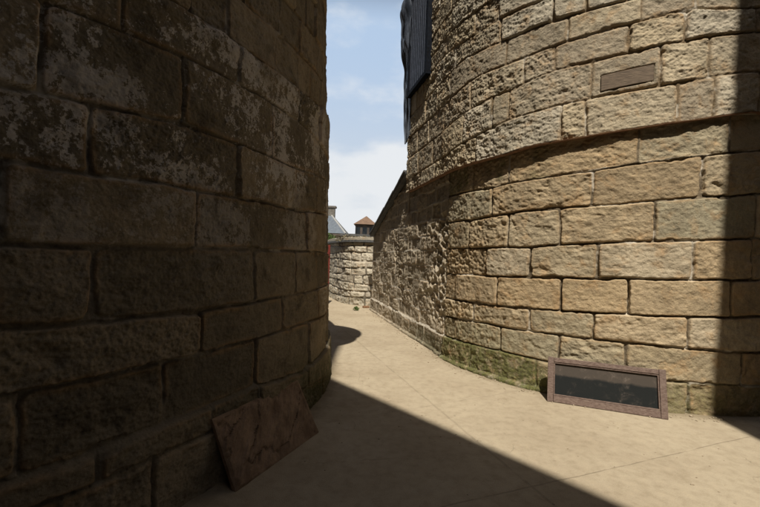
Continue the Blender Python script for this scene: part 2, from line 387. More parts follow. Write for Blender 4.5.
LOW = [  # course joints read off the wall, bottom to top
 [(450,338),(500,351),(532,359),(598,371),(664,381),(760,386)],
 [(439.5,315),(457,319),(490,324),(520,330),(594,339),(744,352)],
 [(439,296),(471,302),(490,305),(520,307),(594,313),(760,317)],
 [(438,273),(487,276),(520,277),(625,279),(760,280)],
 [(438,249.5),(487,248),(520,248),(597,243),(692,240.5),(760,238)],
 [(438,224),(469.5,221),(490,217),(520,212),(594,206),(656,201),(760,194)],
 [(441,199),(493,187),(530,179),(592,170),(705,155),(760,150)],
]
LOWJ = [[(470,362),(535,378),(590,392),(640,396),(688,398)],
 [(456,330),(499.6,340),(557.6,350),(625.6,360),(742,372)],
 [(472.5,312),(529,319),(593,325),(687,333)],
 [(455,285),(497,291),(561,293),(628,297),(731,300)],
 [(441,262),(486,262),(530,262),(597,261),(693,259)],
 [(468.5,235),(508,230),(560,227),(655,221),(758,218)],
 [(445,210),(492,200),(593,190),(704,177)],
 [(440,188),(473,176),(509,168),(640,145)]]
LEDGE = [(410,193.7),(439.6,177),(477,161),(505,153),(530,145),(585,135),(638,126),(700,117),(760,109)]
OV = lambda s: 0.030 + 0.055*(1-min(1, max(0, (s-0.1)/2.6)))       # how far the upper courses hang out
ledge_sz = sorted(rhit(*q, off=0.09) for q in LEDGE)
LS, LZ = np.array([a for a, b in ledge_sz]), np.array([b for a, b in ledge_sz])
LZ[LS < 0] = LZ[LS >= 0][0]
def ledge_z(s): return np.interp(s, LS, LZ)
rng = random.Random(11)
def jlist(px, extra_lo, extra_hi, lo, hi, hit=rhit):
    s = sorted(hit(*q)[0] for q in px)
    a = s[0]; 
    while a > extra_lo: a -= rng.uniform(lo, hi); s.append(a)
    a = max(s)
    while a < extra_hi: a += rng.uniform(lo, hi); s.append(a)
    return sorted(s)

P_, N_, S_, F_ = r_loop(-0.04, 0.0, 0.0075, 4.3)
zb = courses(LOW, rhit, S_); jn = [jlist(q, -1, 14, 0.5, 1.1) for q in LOWJ]
def dlow(S, Z):
    r = masonry(S, Z, zb, jn, seed=3, groove=0.032, jw=0.012, rnd=0.014, rough=0.0085, relief=0.006, off=0.013)
    k, d = r['k'], r['d']
    # more deeply pitted towards the lane, smoother to the right
    er = 1 - sstep(0.4, 1.9, S)
    c1, c2 = cells(S*17, Z*17, 5)
    d = d + r['prof']*er*(-0.012*sstep(0.55, 0.1, c1)*(0.2+r['rid2']) + 0.012*fbm(S*13, Z*13, 91, 4)) + r['prof']*0.006*fbm(S*26, Z*30, 93, 3)
    foot = (Z < zb[0][:, None]) & (S < 2.6)
    d = d + 0.018*foot
    d = d + 0.045*sstep(0.055, 0.02, Z + 0.02*fbm(S*5, Z*0, 61, 3))*sstep(3.2, 2.6, S)
    r['mort'] = np.maximum(r['mort'], sstep(0.05, 0.03, Z)*sstep(2.6, 2.0, S)*0.8)
    # last course just under the ledge is worn back so a pale lip shows
    r['d'] = d - 0.02*(k == 7)*r['prof']
    moss = sstep(0.50, 0.18, Z + 0.25*fbm(S*2.1, Z*2.1, 71, 3))*(0.35 + 0.65*sstep(2.6, 1.2, S))
    moss = moss*((k == 0) | (Z < 0.2))
    moss = np.maximum(moss, 0.45*(k == 7)*sstep(2.4, 1.0, S)*sstep(-0.1, 0.25, fbm(S*3, Z*3, 77, 3)))
    r['moss'] = np.clip(moss*1.6 + 0.35*sstep(1.0, 0.3, Z)*sstep(2.0, 0.6, S), 0, 1); r['wash'] = 0.0
    r['grime'] = np.clip(0.25 + 0.7*er, 0, 1)
    # lighter, greyer stones in a few places
    r['rid'] = np.clip(r['rid']*0.9 + 0.05, 0, 1)
    return r
top = ledge_z(S_) + 0.0
build_loop('lower_wall', P_, N_, S_, F_, np.full(len(S_), -0.15), top, 430, dlow, M['sand'], tower_r)

# ---- upper courses
UP = [
 [(449,118),(480,97),(500,120-2.5),(510,114),(591,93),(681,73),(760,63)],
]
UPS = -2.12; TOPR = 7.6
U_pts = [
 [(446,155),(480,133),(510,118),(591,94),(681,73),(760,61)],
 [(442,128),(480,98),(510,89),(555,67),(591,57),(666,41),(760,24)],
 [(435,104),(461,83),(510,61.5),(555,43),(632,19),(685,5)],
 [(440,76),(473,53),(510,35.5),(571,12)],
 [(442,57),(473,35.5),(492,21)],
 [(444,39),(463,19),(485,2)],
]
P_, N_, S_, F_ = r_loop(UPS, 0.0, 0.0085, 4.3, OV)
hitu = lambda x, y: rhit(x, y, 0.09)
zbu = []
for L in U_pts:
    p = sorted(hitu(*q) for q in L); s_ = [a for a, b in p]; z_ = [b for a, b in p]
    zbu.append(np.interp(S_, s_, z_))
zbu = np.array(zbu)
# keep courses in order and at least 0.2 m apart, carry on upwards at a regular height
base = ledge_z(S_)
for i in range(len(zbu)):
    lo = (base if i == 0 else zbu[i-1]) + 0.26; hi = (base if i == 0 else zbu[i-1]) + 0.42
    zbu[i] = np.clip(zbu[i], lo, hi)
    ker = np.ones(41)/41.0; pad = np.pad(zbu[i], 20, mode='edge'); zbu[i] = np.convolve(pad, ker, 'valid')
ext = [zbu[-1] + 0.33*(i+1) for i in range(9)]; zbu = np.vstack([zbu, ext])
UJ = [[(434.6,165),(475,145),(561,120),(586,110),(682.6,90)], [(491,105),(508,103),(592.7,80),(665,60),(716,45)], [(470,85),(523,68),(555,52),(632,32)],
      [(450,75),(505,50),(569,20)], [(455,60),(500,25)]]
jnu = [jlist(q, -3, 14, 0.34, 0.75, hitu) for q in UJ] + [rand_joints(-3, 14, 0.35, 0.85, rng) for _ in range(12)]
def dup_(S, Z):
    r = masonry(S, Z, zbu, jnu, seed=23, groove=0.027, jw=0.010, rnd=0.014, rough=0.010, relief=0.008, off=0.012)
    er = 0.35 + 0.65*(1 - sstep(0.0, 2.2, S))
    c1, c2 = cells(S*13, Z*13, 15)
    zt = Z - TB[0][1] - (TB[1][1]-TB[0][1])/(TB[1][0]-TB[0][0])*(S-TB[0][0])
    din = np.maximum(np.maximum(TB[0][0]-S, S-TB[1][0]), np.maximum(-0.02-zt, zt-0.15)) + 0.006*fbm(S*14, Z*14, 17, 3)
    slot = sstep(0.013, 0.006, din)
    g = np.maximum(0, fbm(S*4, Z*5, 131, 4)-0.18)
    c3, c4 = cells(S*30, Z*34, 16)
    r['d'] = r['d'] - r['prof']*0.007*sstep(0.5, 0.1, c3)*(0.3+r['rid2'])*(0.4+er)
    r['d'] = r['d'] + r['prof']*er*(-0.009*sstep(0.5, 0.1, c1)*(r['rid2']**1.5) - 0.035*g*(r['rid2'] > 0.5) + 0.008*fbm(S*9, Z*9, 141, 3)) + r['prof']*0.006*fbm(S*26, Z*28, 143, 3)
    r['moss'] = 0.12*sstep(0.0, 0.3, fbm(S*1.5, Z*1.5, 133, 3)); r['wash'] = 0.0
    r['grime'] = np.clip(0.35 + 0.5*er, 0, 1)
    r['d'] = r['d']*(1-slot) - 0.03*slot; r['rim'] = r['rim']*(1-slot)
    return r
TB = [hitu(602, 86.5), hitu(657, 75)]
upper = build_loop('upper_wall', P_, N_, S_, F_, ledge_z(S_)+0.004, np.full(len(S_), TOPR), 500, dup_, M['grey'], tower_r)

# ---- rusty strip along the ledge
bm = bmesh.new(); prev = None; ss = np.arange(-2.0, 5.5, 0.04)
for s in ss:
    o = OV(s); z = float(ledge_z(s)); wv = 0.004*math.sin(s*9)
    ring = []
    for do, dz in ((-0.07, -0.004), (0.012+wv, -0.005), (0.014+wv, 0.003), (-0.07, 0.004)):
        p, n = rp(s, o+do); ring.append(bm.verts.new((p[0], p[1], z+dz-0.003)))
    if prev:
        for i in range(4): bm.faces.new((prev[i], prev[(i+1) % 4], ring[(i+1) % 4], ring[i]))
    else: bm.faces.new(ring)
    prev = ring
bm.faces.new(prev[::-1])
bm_obj('ledge_strip', bm, M['rust'], tower_r)

# ---- timber block let into the masonry
def wall_box(bm, s0, s1, z0, z1, o0, o1, n=6, tilt=0.0):
    rings = []
    for i in range(n+1):
        s = s0 + (s1-s0)*i/n; dz = tilt*(s-s0)
        rings.append([bm.verts.new((*rp(s, o)[0], z+dz)) for o, z in ((o0, z0), (o1, z0), (o1, z1), (o0, z1))])
    for a, b in zip(rings, rings[1:]):
        for i in range(4): bm.faces.new((a[i], a[(i+1) % 4], b[(i+1) % 4], b[i]))
    bm.faces.new(rings[0]); bm.faces.new(rings[-1][::-1])
a = hitu(602, 86.5); b = hitu(657, 75)
bm = bmesh.new(); wall_box(bm, a[0], b[0], a[1]-0.02, a[1]+0.15, -0.02, 0.034, 5, tilt=(b[1]-a[1])/(b[0]-a[0]))
bm_obj('timber_block', bm, M['wood_grey'], tower_r, bevel=0.004)

# ---- barred window
win = bpy.data.objects.new('window', None)
W0, W1, WZ0, WZ1 = -2.02, -0.86, 4.78, 7.0
bm = bmesh.new()
for (s0, s1, z0, z1) in ((W0, W1, WZ0, WZ0+0.07), (W0, W1, WZ1-0.07, WZ1), (W0, W0+0.06, WZ0+0.07, WZ1-0.07), (W1-0.06, W1, WZ0+0.07, WZ1-0.07)):
    wall_box(bm, s0, s1, z0, z1, 0.07, 0.17, 1)
wf = bm_obj('window', bm, M['iron'], tower_r)
bm = bmesh.new(); wall_box(bm, W0+0.06, W1-0.06, WZ0+0.07, WZ1-0.07, 0.06, 0.105, 1)  # dark sheet behind the bars, painted as the recess's shade
o = bm_obj('dark_recess_panel', bm, M['void'], wf); o.matrix_parent_inverse = Matrix.Identity(4)
for i in range(9):
    s = W0+0.06 + (W1-W0-0.12)*(i+0.5)/9
    bm = bmesh.new(); wall_box(bm, s-0.016, s+0.016, WZ0+0.07, WZ1-0.07, 0.11, 0.15, 1)
    o = bm_obj('bar', bm, M['bar'], wf); o.matrix_parent_inverse = Matrix.Identity(4)

# ---- tarpaulin hanging beside the window
bm = bmesh.new(); nu, nv = 26, 90; g = []
for j in range(nv+1):
    t_ = j/nv; z = 3.95 + 3.4*t_
    row = []
    for i in range(nu+1):
        u = i/nu
        bulge = (0.0 + 0.22*t_**1.1) * (0.75 + 0.25*math.sin(z*3.1+1.0) + 0.14*math.sin(z*7.7))
        fold = (0.035*math.sin(u*14 + z*2.3 + 0.8*math.sin(z*1.7)) + 0.018*math.sin(u*31 - z*5.1) + 0.015*math.sin(z*13 + u*9)) * (0.1+0.9*t_)
        # runs from the wall face near the window round the corner and back
        p0, n0 = rp(-1.80 - 0.55*u, 0.088)
        amp = bulge*math.sin(min(1, u*1.5+0.12)*math.pi*0.5) + fold
        row.append(bm.verts.new((p0[0]+TN[0]*amp, p0[1]+TN[1]*amp*0.8, z + 0.05*math.sin(u*6))))
    g.append(row)
for j in range(nv):
    if True:
        for i in range(nu):
            if i >= (6 if j/nv < 0.80 else int(6-30*(j/nv-0.80))): bm.faces.new((g[j][i], g[j][i+1], g[j+1][i+1], g[j+1][i]))
bmesh.ops.delete(bm, geom=[v for v in bm.verts if not v.link_faces], context='VERTS')
bmesh.ops.solidify(bm, geom=bm.faces[:], thickness=0.006)
tp = bm_obj('tarpaulin', bm, M['tarp'], smooth=True)
tag(tp, 'dark grey crumpled plastic sheet hanging at the edge of the sunlit tower', 'tarpaulin')

# ================================================================== LANE WALL (straight, eroded, sloping coping)
lane = empty('stone_wall', (*rp(-3)[0], 0), 'eroded stone wall of small pale-jointed blocks under a sloping dark coping along the lane', 'wall')
S_END = -5.52
def lane_top(s):
    return np.where(s > -2.1, ledge_z(s), np.interp(s, [S_END, -2.1], [2.10, 3.26]))
step = 0.010
sf = np.arange(S_END, -0.045, step); Pf = []; Nf = []
for s in sf: p, n = rp(s, 0.0); Pf.append(p); Nf.append(n)
sb = np.array([-0.3, -1.2, -2.05, -2.15, -3.2, -4.2, S_END]); Pb = []; 
for s in sb: p, n = rp(s, -0.42); Pb.append(p)
P_ = np.array(Pf+Pb); N_ = np.array(Nf+[(0, 0)]*len(sb)); S_ = np.concatenate([sf, sb]); F_ = np.concatenate([np.ones(len(sf)), np.zeros(len(sb))])
nzc = 12; zl = []
for i in range(nzc):
    zl.append(0.33 + 0.265*i + 0.03*np.interp(S_, np.linspace(S_END, 0, 12), [rng.uniform(-1, 1)*0.5 for _ in range(12)]))
zl = np.array(zl); jl = [rand_joints(S_END-1, 0.5, 0.28, 0.62, rng) for _ in range(nzc+1)]
def dlane(S, Z):
    r = masonry(S, Z, zl, jl, seed=43, groove=0.004, jw=0.020, rnd=0.012, rough=0.014, relief=0.015, wob=0.016, off=0.014)
    hi = sstep(2.05, 2.35, Z + 0.15*fbm(S*2, Z*2, 301, 3))            # smoother blocks high up
    # strongly honeycombed bands
    er = np.maximum(sstep(-0.95, -0.60, S + 0.6*fbm(S*2.5, Z*2.5, 311, 3)), 0.7*sstep(0.32, 0.10, np.abs(S+2.6+0.5*(Z-1)) + 0.6*fbm(S*3, Z*3, 315, 3)))
    er = np.maximum(er, 0.06)*(1-hi*0.9)*sstep(0.35, 0.6, Z)
    c1, c2 = cells(S*6.0+0.6*fbm(S*6, Z*6, 331, 3), Z*7.0, 321); d1, d2 = cells(S*16, Z*18, 322)
    lump = -0.042*sstep(0.62, 0.05, c1) + 0.022*sstep(0.25, 0.0, c2-c1) - 0.014*sstep(0.5, 0.1, d1) + 0.045*fbm(S*4.5, Z*4.5, 333, 4)
    r['d'] = r['d']*(1-0.5*er) + er*lump*0.65 - 0.015*er
    r['d'] = r['d'] + 0.030*sstep(0.36, 0.31, Z+0.01*fbm(S*4, Z, 351, 2)) + 0.03*sstep(0.06, 0.03, Z)
    r['mort'] = np.clip(r['mort']*(1-0.35*hi)*(0.55+0.45*sstep(-0.25, 0.15, fbm(S*2.5, Z*2.5, 341, 3))) + sstep(0.03, 0.015, np.abs(Z-0.335-0.01*fbm(S*4, Z, 351, 2)))*0.7, 0, 1)
    r['rid'] = np.clip(r['rid']*0.8 + 0.55*er*sstep(0.4, 0.7, c1) - 0.3*hi, 0, 1)
    r['moss'] = sstep(0.34, 0.2, Z)*0.7*sstep(-3.2, -0.4, S); r['wash'] = 0.0
    r['grime'] = np.clip(0.25 + 0.4*hi + er*sstep(0.45, 0.2, c1)*0.4, 0, 1); return r
build_loop('wall_body', P_, N_, S_, F_, np.full(len(S_), -0.15), lane_top(S_).astype(float), 310, dlane, M['lane'], lane)
# sloping coping
def cop(bm, s0, s1, z0, z1, o0, o1, th):
    v = []
    for s, z in ((s0, z0), (s1, z1)):
        for o, dz in ((o0, 0), (o1, 0), (o1, th), (o0, th)): v.append(bm.verts.new((*rp(s, o)[0], z+dz)))
    for i in range(4): bm.faces.new((v[i], v[(i+1) % 4], v[4+(i+1) % 4], v[4+i]))
    bm.faces.new(v[:4]); bm.faces.new(v[4:][::-1])
bm = bmesh.new(); zz = lambda s: float(np.interp(s, [S_END, -2.1], [2.10, 3.26]))+0.012
cop(bm, S_END-0.05, -2.13, zz(S_END), zz(-2.13), -0.46, 0.10, 0.05)
bm_obj('coping', bm, M['slate'], lane, bevel=0.008)
bm = bmesh.new(); s = S_END-0.06
while s < -2.3:
    e = min(s+0.42, -2.14); cop(bm, s, e, zz(s)+0.052, zz(e)+0.062, -0.48, 0.125+rng.uniform(-.006, .006), 0.035); s = e+0.006
bm_obj('coping_slabs', bm, M['slate'], lane)

# ================================================================== FAR WALL (curved)
far = empty('curved_stone_wall', (-0.3, 13.2, 0), 'pale curved rubble stone wall with dark coping at the far end of the lane', 'wall')
ctrl = np.array([(1.6, 12.9), (0.9, 12.55), (0.2, 12.36), (-0.35, 12.33), (-0.75, 12.48), (-1.08, 12.84), (-1.36, 13.45), (-1.62, 14.2), (-1.9, 15.1), (-2.25, 16.3), (-2.7, 18.0)])
def crom(C, n):
    out = []
    for i in range(1, len(C)-2):
        for t_ in np.linspace(0, 1, n, endpoint=False):
            p0, p1, p2, p3 = C[i-1], C[i], C[i+1], C[i+2]
            out.append(0.5*((2*p1) + (-p0+p2)*t_ + (2*p0-5*p1+4*p2-p3)*t_**2 + (-p0+3*p1-3*p2+p3)*t_**3))
    return np.array(out)
fp = crom(ctrl, 40); dseg = np.gradient(fp, axis=0); ln = np.hypot(dseg[:, 0], dseg[:, 1]); nn = np.stack([dseg[:, 1]/ln, -dseg[:, 0]/ln], 1)
if nn[60][1] > 0: nn = -nn
sfar = np.concatenate([[0], np.cumsum(np.hypot(*np.diff(fp, axis=0).T))])
back = (fp - nn*0.45)[::-1][::20]
P_ = np.vstack([fp, back]); N_ = np.vstack([nn, np.zeros_like(back)]); S_ = np.concatenate([sfar, np.zeros(len(back))]); F_ = np.concatenate([np.ones(len(fp)), np.zeros(len(back))])
zf = np.array([0.22+0.235*i + 0.03*np.sin(S_*1.3+i*1.9) for i in range(8)]); jf = [rand_joints(-1, 9, 0.32, 0.72, rng) for _ in range(9)]
def dfar(S, Z):
    r = masonry(S, Z, zf, jf, seed=63, groove=0.03, jw=0.02, rnd=0.03, rough=0.02, relief=0.02, wob=0.02)
    r['moss'] = 0.25*sstep(0.5, 0.1, Z); r['wash'] = 0.25; r['grime'] = 0.6; return r
build_loop('wall_body', P_, N_, S_, F_, np.full(len(S_), -0.1), np.full(len(S_), 1.97), 120, dfar, M['far'], far)
def sweep(name, z0, z1, o0, o1, mat, parent, jag=0.0):
    bm = bmesh.new(); prev = None
    for i in range(0, len(fp), 4):
        j = jag*rng.uniform(-1, 1)
        ring = [bm.verts.new((fp[i][0]+nn[i][0]*o, fp[i][1]+nn[i][1]*o, z)) for o, z in ((o0, z0), (o1, z0), (o1, z1+j), (o0, z1+j))]
        if prev:
            for q in range(4): bm.faces.new((prev[q], prev[(q+1) % 4], ring[(q+1) % 4], ring[q]))
        else: bm.faces.new(ring)
        prev = ring
    bm.faces.new(prev[::-1]); return bm_obj(name, bm, mat, parent)
sweep('coping', 1.972, 2.04, -0.5, 0.07, M['slate'], far, 0.008)
sweep('capping_course', 2.042, 2.13, -0.45, 0.01, M['far'], far, 0.02)

# ================================================================== LEFT TOWER
LC = (-5.585, 4.70); LR = 5.0; LB = 0.040
tower_l = empty('round_tower', (LC[0], LC[1], 0), 'shaded dark brown stone round tower on the left with pale flaking wash', 'tower')
def lp(s, off=0.0):
    a = s/LR; n = (math.cos(a), math.sin(a)); return (LC[0]+(LR+off)*n[0], LC[1]+(LR+off)*n[1]), n
def lhit(px, py):
    r = ray(px, py); z = 1.5
    for _ in range(6):
        R = LR-LB*z
        a = r[0]**2+1; b = -2*(r[0]*LC[0]+LC[1]); c = LC[0]**2+LC[1]**2-R*R; D = max(0, b*b-4*a*c)
        tt = (-b-math.sqrt(D))/(2*a); z = EYE+r[2]*tt
    return math.atan2(tt-LC[1], r[0]*tt-LC[0])*LR, z
LL = [
 [(98,480),(164,450),(257,405),(300,388),(327,372)],
 [(0,487),(164,427),(250,395),(300,371),(327,343)],
 [(0,397),(208,353),(284,330),(327,312)],
 [(0,328),(202,312),(284,296),(327,285)],
 [(0,243.7),(93,246),(197,247),(255,249),(327,253)],
 [(0,160),(197,190),(296,210),(326,214)],
 [(0,84),(183,123),(296,168),(326,180)],
 [(0,-15),(74,7),(182,54),(266,99),(321,143)],
]
LLJ = [[(60,500),(150,480),(230,425)], [(98,465),(210,420),(258,395),(305,372)], [(20,440),(166,400),(257,368),(309,345)], [(-20,360),(202,332),(284,312)],
       [(-10,290),(93,280),(255,275),(296,275)], [(2,200),(197,215),(307,230)], [(90,130),(239,172),(296,190)],
       [(40,60),(185,90),(273,130),(316,160)], [(120,15),(239,68),(300,112)]]
LLEDGE = [(120,-30),(220,28),(258,57),(307,95),(326,113)]
fa = np.concatenate([np.arange(-3.9, -3.75, 0.02), np.arange(-3.75, -1.6, 0.0052), np.arange(-1.6, 1.2, 0.0078)]); ca = np.arange(1.2, 2*math.pi*LR-3.9, 0.15)
S_ = np.concatenate([fa, ca]); F_ = np.concatenate([np.ones(len(fa)), np.zeros(len(ca))])
pn = [lp(s) for s in S_]; P_ = np.array([p for p, n in pn]); N_ = np.array([n for p, n in pn])
zl_ = courses(LL + [LLEDGE], lhit, S_)
zl_ = np.maximum.accumulate(zl_, 0)
for i in range(1, len(zl_)): zl_[i] = np.maximum(zl_[i], zl_[i-1]+0.15)
ledl = zl_[-1].copy()
zl_ = np.vstack([zl_, [ledl+0.36*(i+1) for i in range(6)]])
def ljs(q): return jlist(q, -5, 29, 0.6, 1.3, lhit)
jll = [ljs(q) for q in LLJ] + [rand_joints(-5, 29, 0.28, 0.60, rng) for _ in range(8)]
def dleft(S, Z):
    r = masonry(S, Z, zl_, jll, seed=83, groove=0.032, jw=0.010, rnd=0.012, rough=0.009, relief=0.009, off=0.014)
    c3, c4 = cells(S*34, Z*38, 86); c5, c6 = cells(S*15, Z*17, 87)
    r['d'] = r['d'] + r['prof']*(-0.004*sstep(0.5, 0.1, c3)*(0.3+r['rid2']) - 0.006*sstep(0.42, 0.08, c5)*r['rid2']**2 + 0.005*fbm(S*28, Z*30, 88, 3))
    up = Z > ledl[:, None]
    r['d'] = r['d'] - 0.030*up + 0.016*sstep(0.12, 0.03, np.abs(Z-ledl[:, None]+0.05))*(~up)
    r['d'] = r['d'] + 0.04*sstep(zl_[1][:, None]+0.02, zl_[1][:, None]-0.02, Z)
    w = ((r['k'] >= 6) & (~up))*1.0
    w = w*sstep(-0.35, 0.1, fbm(S*1.2, Z*1.2, 401, 3)) + 0.25*((r['k'] == 8))
    r['wash'] = np.clip(w + 0.30*(r['k'] == 5) + 0.10*(Z > 1.2), 0, 1)
    r['moss'] = sstep(0.75, 0.2, Z+0.2*fbm(S*2, Z*2, 403, 3))*0.8*sstep(-2.6, -0.6, S)
    r['grime'] = 0.6 + 0.3*r['rid2']; r['rid'] = np.clip(r['rid'] + 0.35*up, 0, 1)
    r['mort'] = r['mort']*(0.25+0.75*sstep(-0.1, 0.25, fbm(S*1.4, Z*1.4, 405, 3)))
    return r
build_loop('tower_wall', P_, N_, S_, F_, np.full(len(S_), -0.15), np.full(len(S_), 5.0), 800, dleft, M['dark'], tower_l, batter=LB)
# small round turret crowning the tower (its shadow falls on the lane)
bm = bmesh.new(); tc = (-1.27, 4.42); prof = [(0.02, 4.95), (0.62, 4.98), (0.90, 5.12), (0.90, 5.80), (0.97, 5.82), (0.97, 5.92), (0.55, 6.15), (0.02, 6.3)]; prev = None
n_ = 48; rings = [[bm.verts.new((tc[0]+r*math.cos(i*2*math.pi/n_), tc[1]+r*math.sin(i*2*math.pi/n_), z)) for i in range(n_)] for r, z in prof]
for a, b in zip(rings, rings[1:]):
    for i in range(n_): bm.faces.new((a[i], a[(i+1) % n_], b[(i+1) % n_], b[i]))
bm.faces.new(rings[0][::-1]); bm.faces.new(rings[-1])
bm_obj('turret', bm, M['render_wall'], tower_l)

# ================================================================== GROUND
bm = bmesh.new(); add_box(bm, (-900, -900, -0.5), (900, 900, -0.004)); g_ = bm_obj('ground', bm, M['earth']); tag(g_, kind='structure')
n_ = 2
v = [(-9, -10, 0), (12, -10, 0), (12, 15, 0), (-9, 15, 0)]
pv = poly_obj('lane_pavement', v, [(0, 1, 2, 3)], M['concrete']); tag(pv, kind='structure')

# ================================================================== LEANING SLAB (left)
BL = Vector((*ground_at(238, 491), 0.0)); BR = Vector((*ground_at(320.5, 431.5), 0.0)); TL = Vector((-1.005, 2.56, 0.435)); TR = Vector((-0.655, 3.56, 0.395))
def on_tower(v, gap):
    d = Vector((v.x-LC[0], v.y-LC[1], 0)); R = LR - LB*v.z + gap; d.normalize(); return Vector((LC[0]+d.x*R, LC[1]+d.y*R, v.z))
TL = on_tower(TL, 0.05); TR = on_tower(TR, 0.05)
nu, nv = 90, 50; nrm = (BR-BL).cross(TL-BL).normalized()
if nrm.x < 0: nrm = -nrm
U, V = np.meshgrid(np.linspace(0, 1, nu), np.linspace(0, 1, nv), indexing='ij')
X = U*0.98; Y = V*0.5
w1 = X*0.86 - Y*0.75; w2 = X*0.5 + Y*0.86
gr = fbm(w1*22, w2*5, 501, 5, 0.6); crack = np.abs(fbm(w1*3.0+2, w2*1.5, 505, 4)); lay = np.floor((w1*5+0.9*fbm(X*3, Y*3, 509, 3))*1.5)
hgt = 0.014*gr - 0.014*sstep(0.04, 0.0, crack) + 0.022*(hid(lay, lay*0, 7)-0.5) + 0.012*fbm(X*4, Y*4, 511, 3)
eu = np.minimum(U, 1-U)*0.98; ev = np.minimum(V, 1-V)*0.5; hgt = hgt*sstep(0.0, 0.035, np.minimum(eu, ev)); hgt -= 0.012*sstep(0.02, 0.0, np.minimum(eu, ev))
verts = []; faces = []
for i in range(nu):
    for j in range(nv):
        jx = 0.0015*math.sin(V[i, j]*23+i*0) if i in (0, nu-1) else 0
        p = BL*(1-U[i, j])*(1-V[i, j]) + BR*U[i, j]*(1-V[i, j]) + TL*(1-U[i, j])*V[i, j] + TR*U[i, j]*V[i, j]
        verts.append(p + nrm*float(hgt[i, j]) + (BR-BL).normalized()*jx)
off = len(verts)
for i in range(nu):
    for j in range(nv):
        p = BL*(1-U[i, j])*(1-V[i, j]) + BR*U[i, j]*(1-V[i, j]) + TL*(1-U[i, j])*V[i, j] + TR*U[i, j]*V[i, j]
        q = p - nrm*0.035; q.z = max(q.z, 0.0); verts.append(q)
ix = lambda i, j: i*nv+j
for i in range(nu-1):
    for j in range(nv-1):
        faces.append((ix(i, j), ix(i+1, j), ix(i+1, j+1), ix(i, j+1))); faces.append((off+ix(i, j), off+ix(i, j+1), off+ix(i+1, j+1), off+ix(i+1, j)))
for i in range(nu-1):
    faces.append((ix(i, 0), off+ix(i, 0), off+ix(i+1, 0), ix(i+1, 0))); faces.append((ix(i, nv-1), ix(i+1, nv-1), off+ix(i+1, nv-1), off+ix(i, nv-1)))
for j in range(nv-1):
    faces.append((ix(0, j), ix(0, j+1), off+ix(0, j+1), off+ix(0, j))); faces.append((ix(nu-1, j), off+ix(nu-1, j), off+ix(nu-1, j+1), ix(nu-1, j+1)))
sl = poly_obj('slab', verts, faces, M['slab'])
tag(sl, 'brown split rectangular slab leaning against the foot of the shaded left tower', 'slab')

# ================================================================== OLD SASH (right)
A = Vector((*ground_at(546.4, 400.5), 0)); B = Vector((*ground_at(667, 419), 0))
ux = (B-A); Wd = ux.length; ux.normalize(); perp = Vector((-ux.y, ux.x, 0))
if perp.y < 0: perp = -perp
def wall_gap(t_, h):    # perpendicular distance from bottom edge to the tower face
    p = A + ux*t_; best = None
    a_ = perp.dot(perp); rel = Vector((p.x-RC[0], p.y-RC[1], 0)); b_ = 2*rel.dot(perp); c_ = rel.dot(rel)-(RR+0.03)**2
    return (-b_-math.sqrt(max(0, b_*b_-4*c_)))/2
gap = min(wall_gap(t_, 0.4) for t_ in np.linspace(0, Wd, 15)); HH = 0.475
gap = max(0.12, gap - 0.045)
dz = math.sqrt(HH*HH-gap*gap); uy = (perp*gap + Vector((0, 0, dz)))/HH; un = ux.cross(uy).normalized()
if un.y > 0: un = -un
sash = empty('window_sash', A + ux*Wd/2, 'old maroon wooden sash with dark glass leaning against the foot of the sunlit tower', 'window sash')
def fbox(bm, x0, x1, y0, y1, n0, n1):
    vs = [bm.verts.new(A + ux*x + uy*y + un*n) for x in (x0, x1) for y in (y0, y1) for n in (n0, n1)]
    for f in ((0,1,3,2),(4,6,7,5),(0,4,5,1),(2,3,7,6),(0,2,6,4),(1,5,7,3)): bm.faces.new([vs[i] for i in f])
for nm, b_ in (('bottom_rail', (0.062, Wd-0.062, 0.002, 0.07, -0.03, 0.012)), ('top_rail', (0.062, Wd-0.062, HH-0.048, HH, -0.03, 0.012)),
              ('stile', (0.0, 0.060, 0.0, HH+0.004, -0.032, 0.014)), ('stile', (Wd-0.060, Wd, 0.0, HH+0.004, -0.032, 0.014))):
    bm = bmesh.new(); fbox(bm, *b_); bm_obj(nm, bm, M['sash'], sash, bevel=0.004)
bm = bmesh.new()
for b_ in ((0.062, Wd-0.062, 0.072, 0.088, -0.012, 0.004), (0.062, Wd-0.062, HH-0.062, HH-0.050, -0.012, 0.004), (0.062, 0.074, 0.09, HH-0.064, -0.012, 0.004), (Wd-0.074, Wd-0.062, 0.09, HH-0.064, -0.012, 0.004)):
    fbox(bm, *b_)
bm_obj('glazing_bead', bm, M['sash'], sash, bevel=0.002)
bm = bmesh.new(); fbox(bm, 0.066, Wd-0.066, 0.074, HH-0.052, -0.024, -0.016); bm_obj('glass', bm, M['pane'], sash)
# lean the frame outward so that its foot corner stays on the ground
# ================================================================== RED GATE + FAR THINGS
gp = ray(329, 270); 
d_ = 12.5; gx = -1.56
gate = empty('gate', (gx-0.55, d_, 0), 'red painted timber gate leaf just past the shaded tower before the far wall', 'gate')
for k_ in range(6):
    bm = bmesh.new(); x0 = gx-1.05+0.176*k_; add_box(bm, (x0, d_-0.02, 0.03), (x0+0.172, d_+0.02, 1.85)); bm_obj('plank', bm, M['red'], gate)
bm = bmesh.new(); 
bm.free()
for z in (0.3, 1.5):
    bm = bmesh.new(); add_box(bm, (gx-1.05, d_-0.05, z), (gx, d_-0.0205, z+0.12)); bm_obj('rail', bm, M['red'], gate)
bm = bmesh.new(); add_box(bm, (gx-1.15, d_-0.05, 0), (gx-1.055, d_+0.05, 1.95)); bm_obj('gate_post', bm, M['red'], gate)

def at(px, py, Y): r = ray(px, py); return Vector((r[0]*Y, Y, EYE+r[2]*Y))
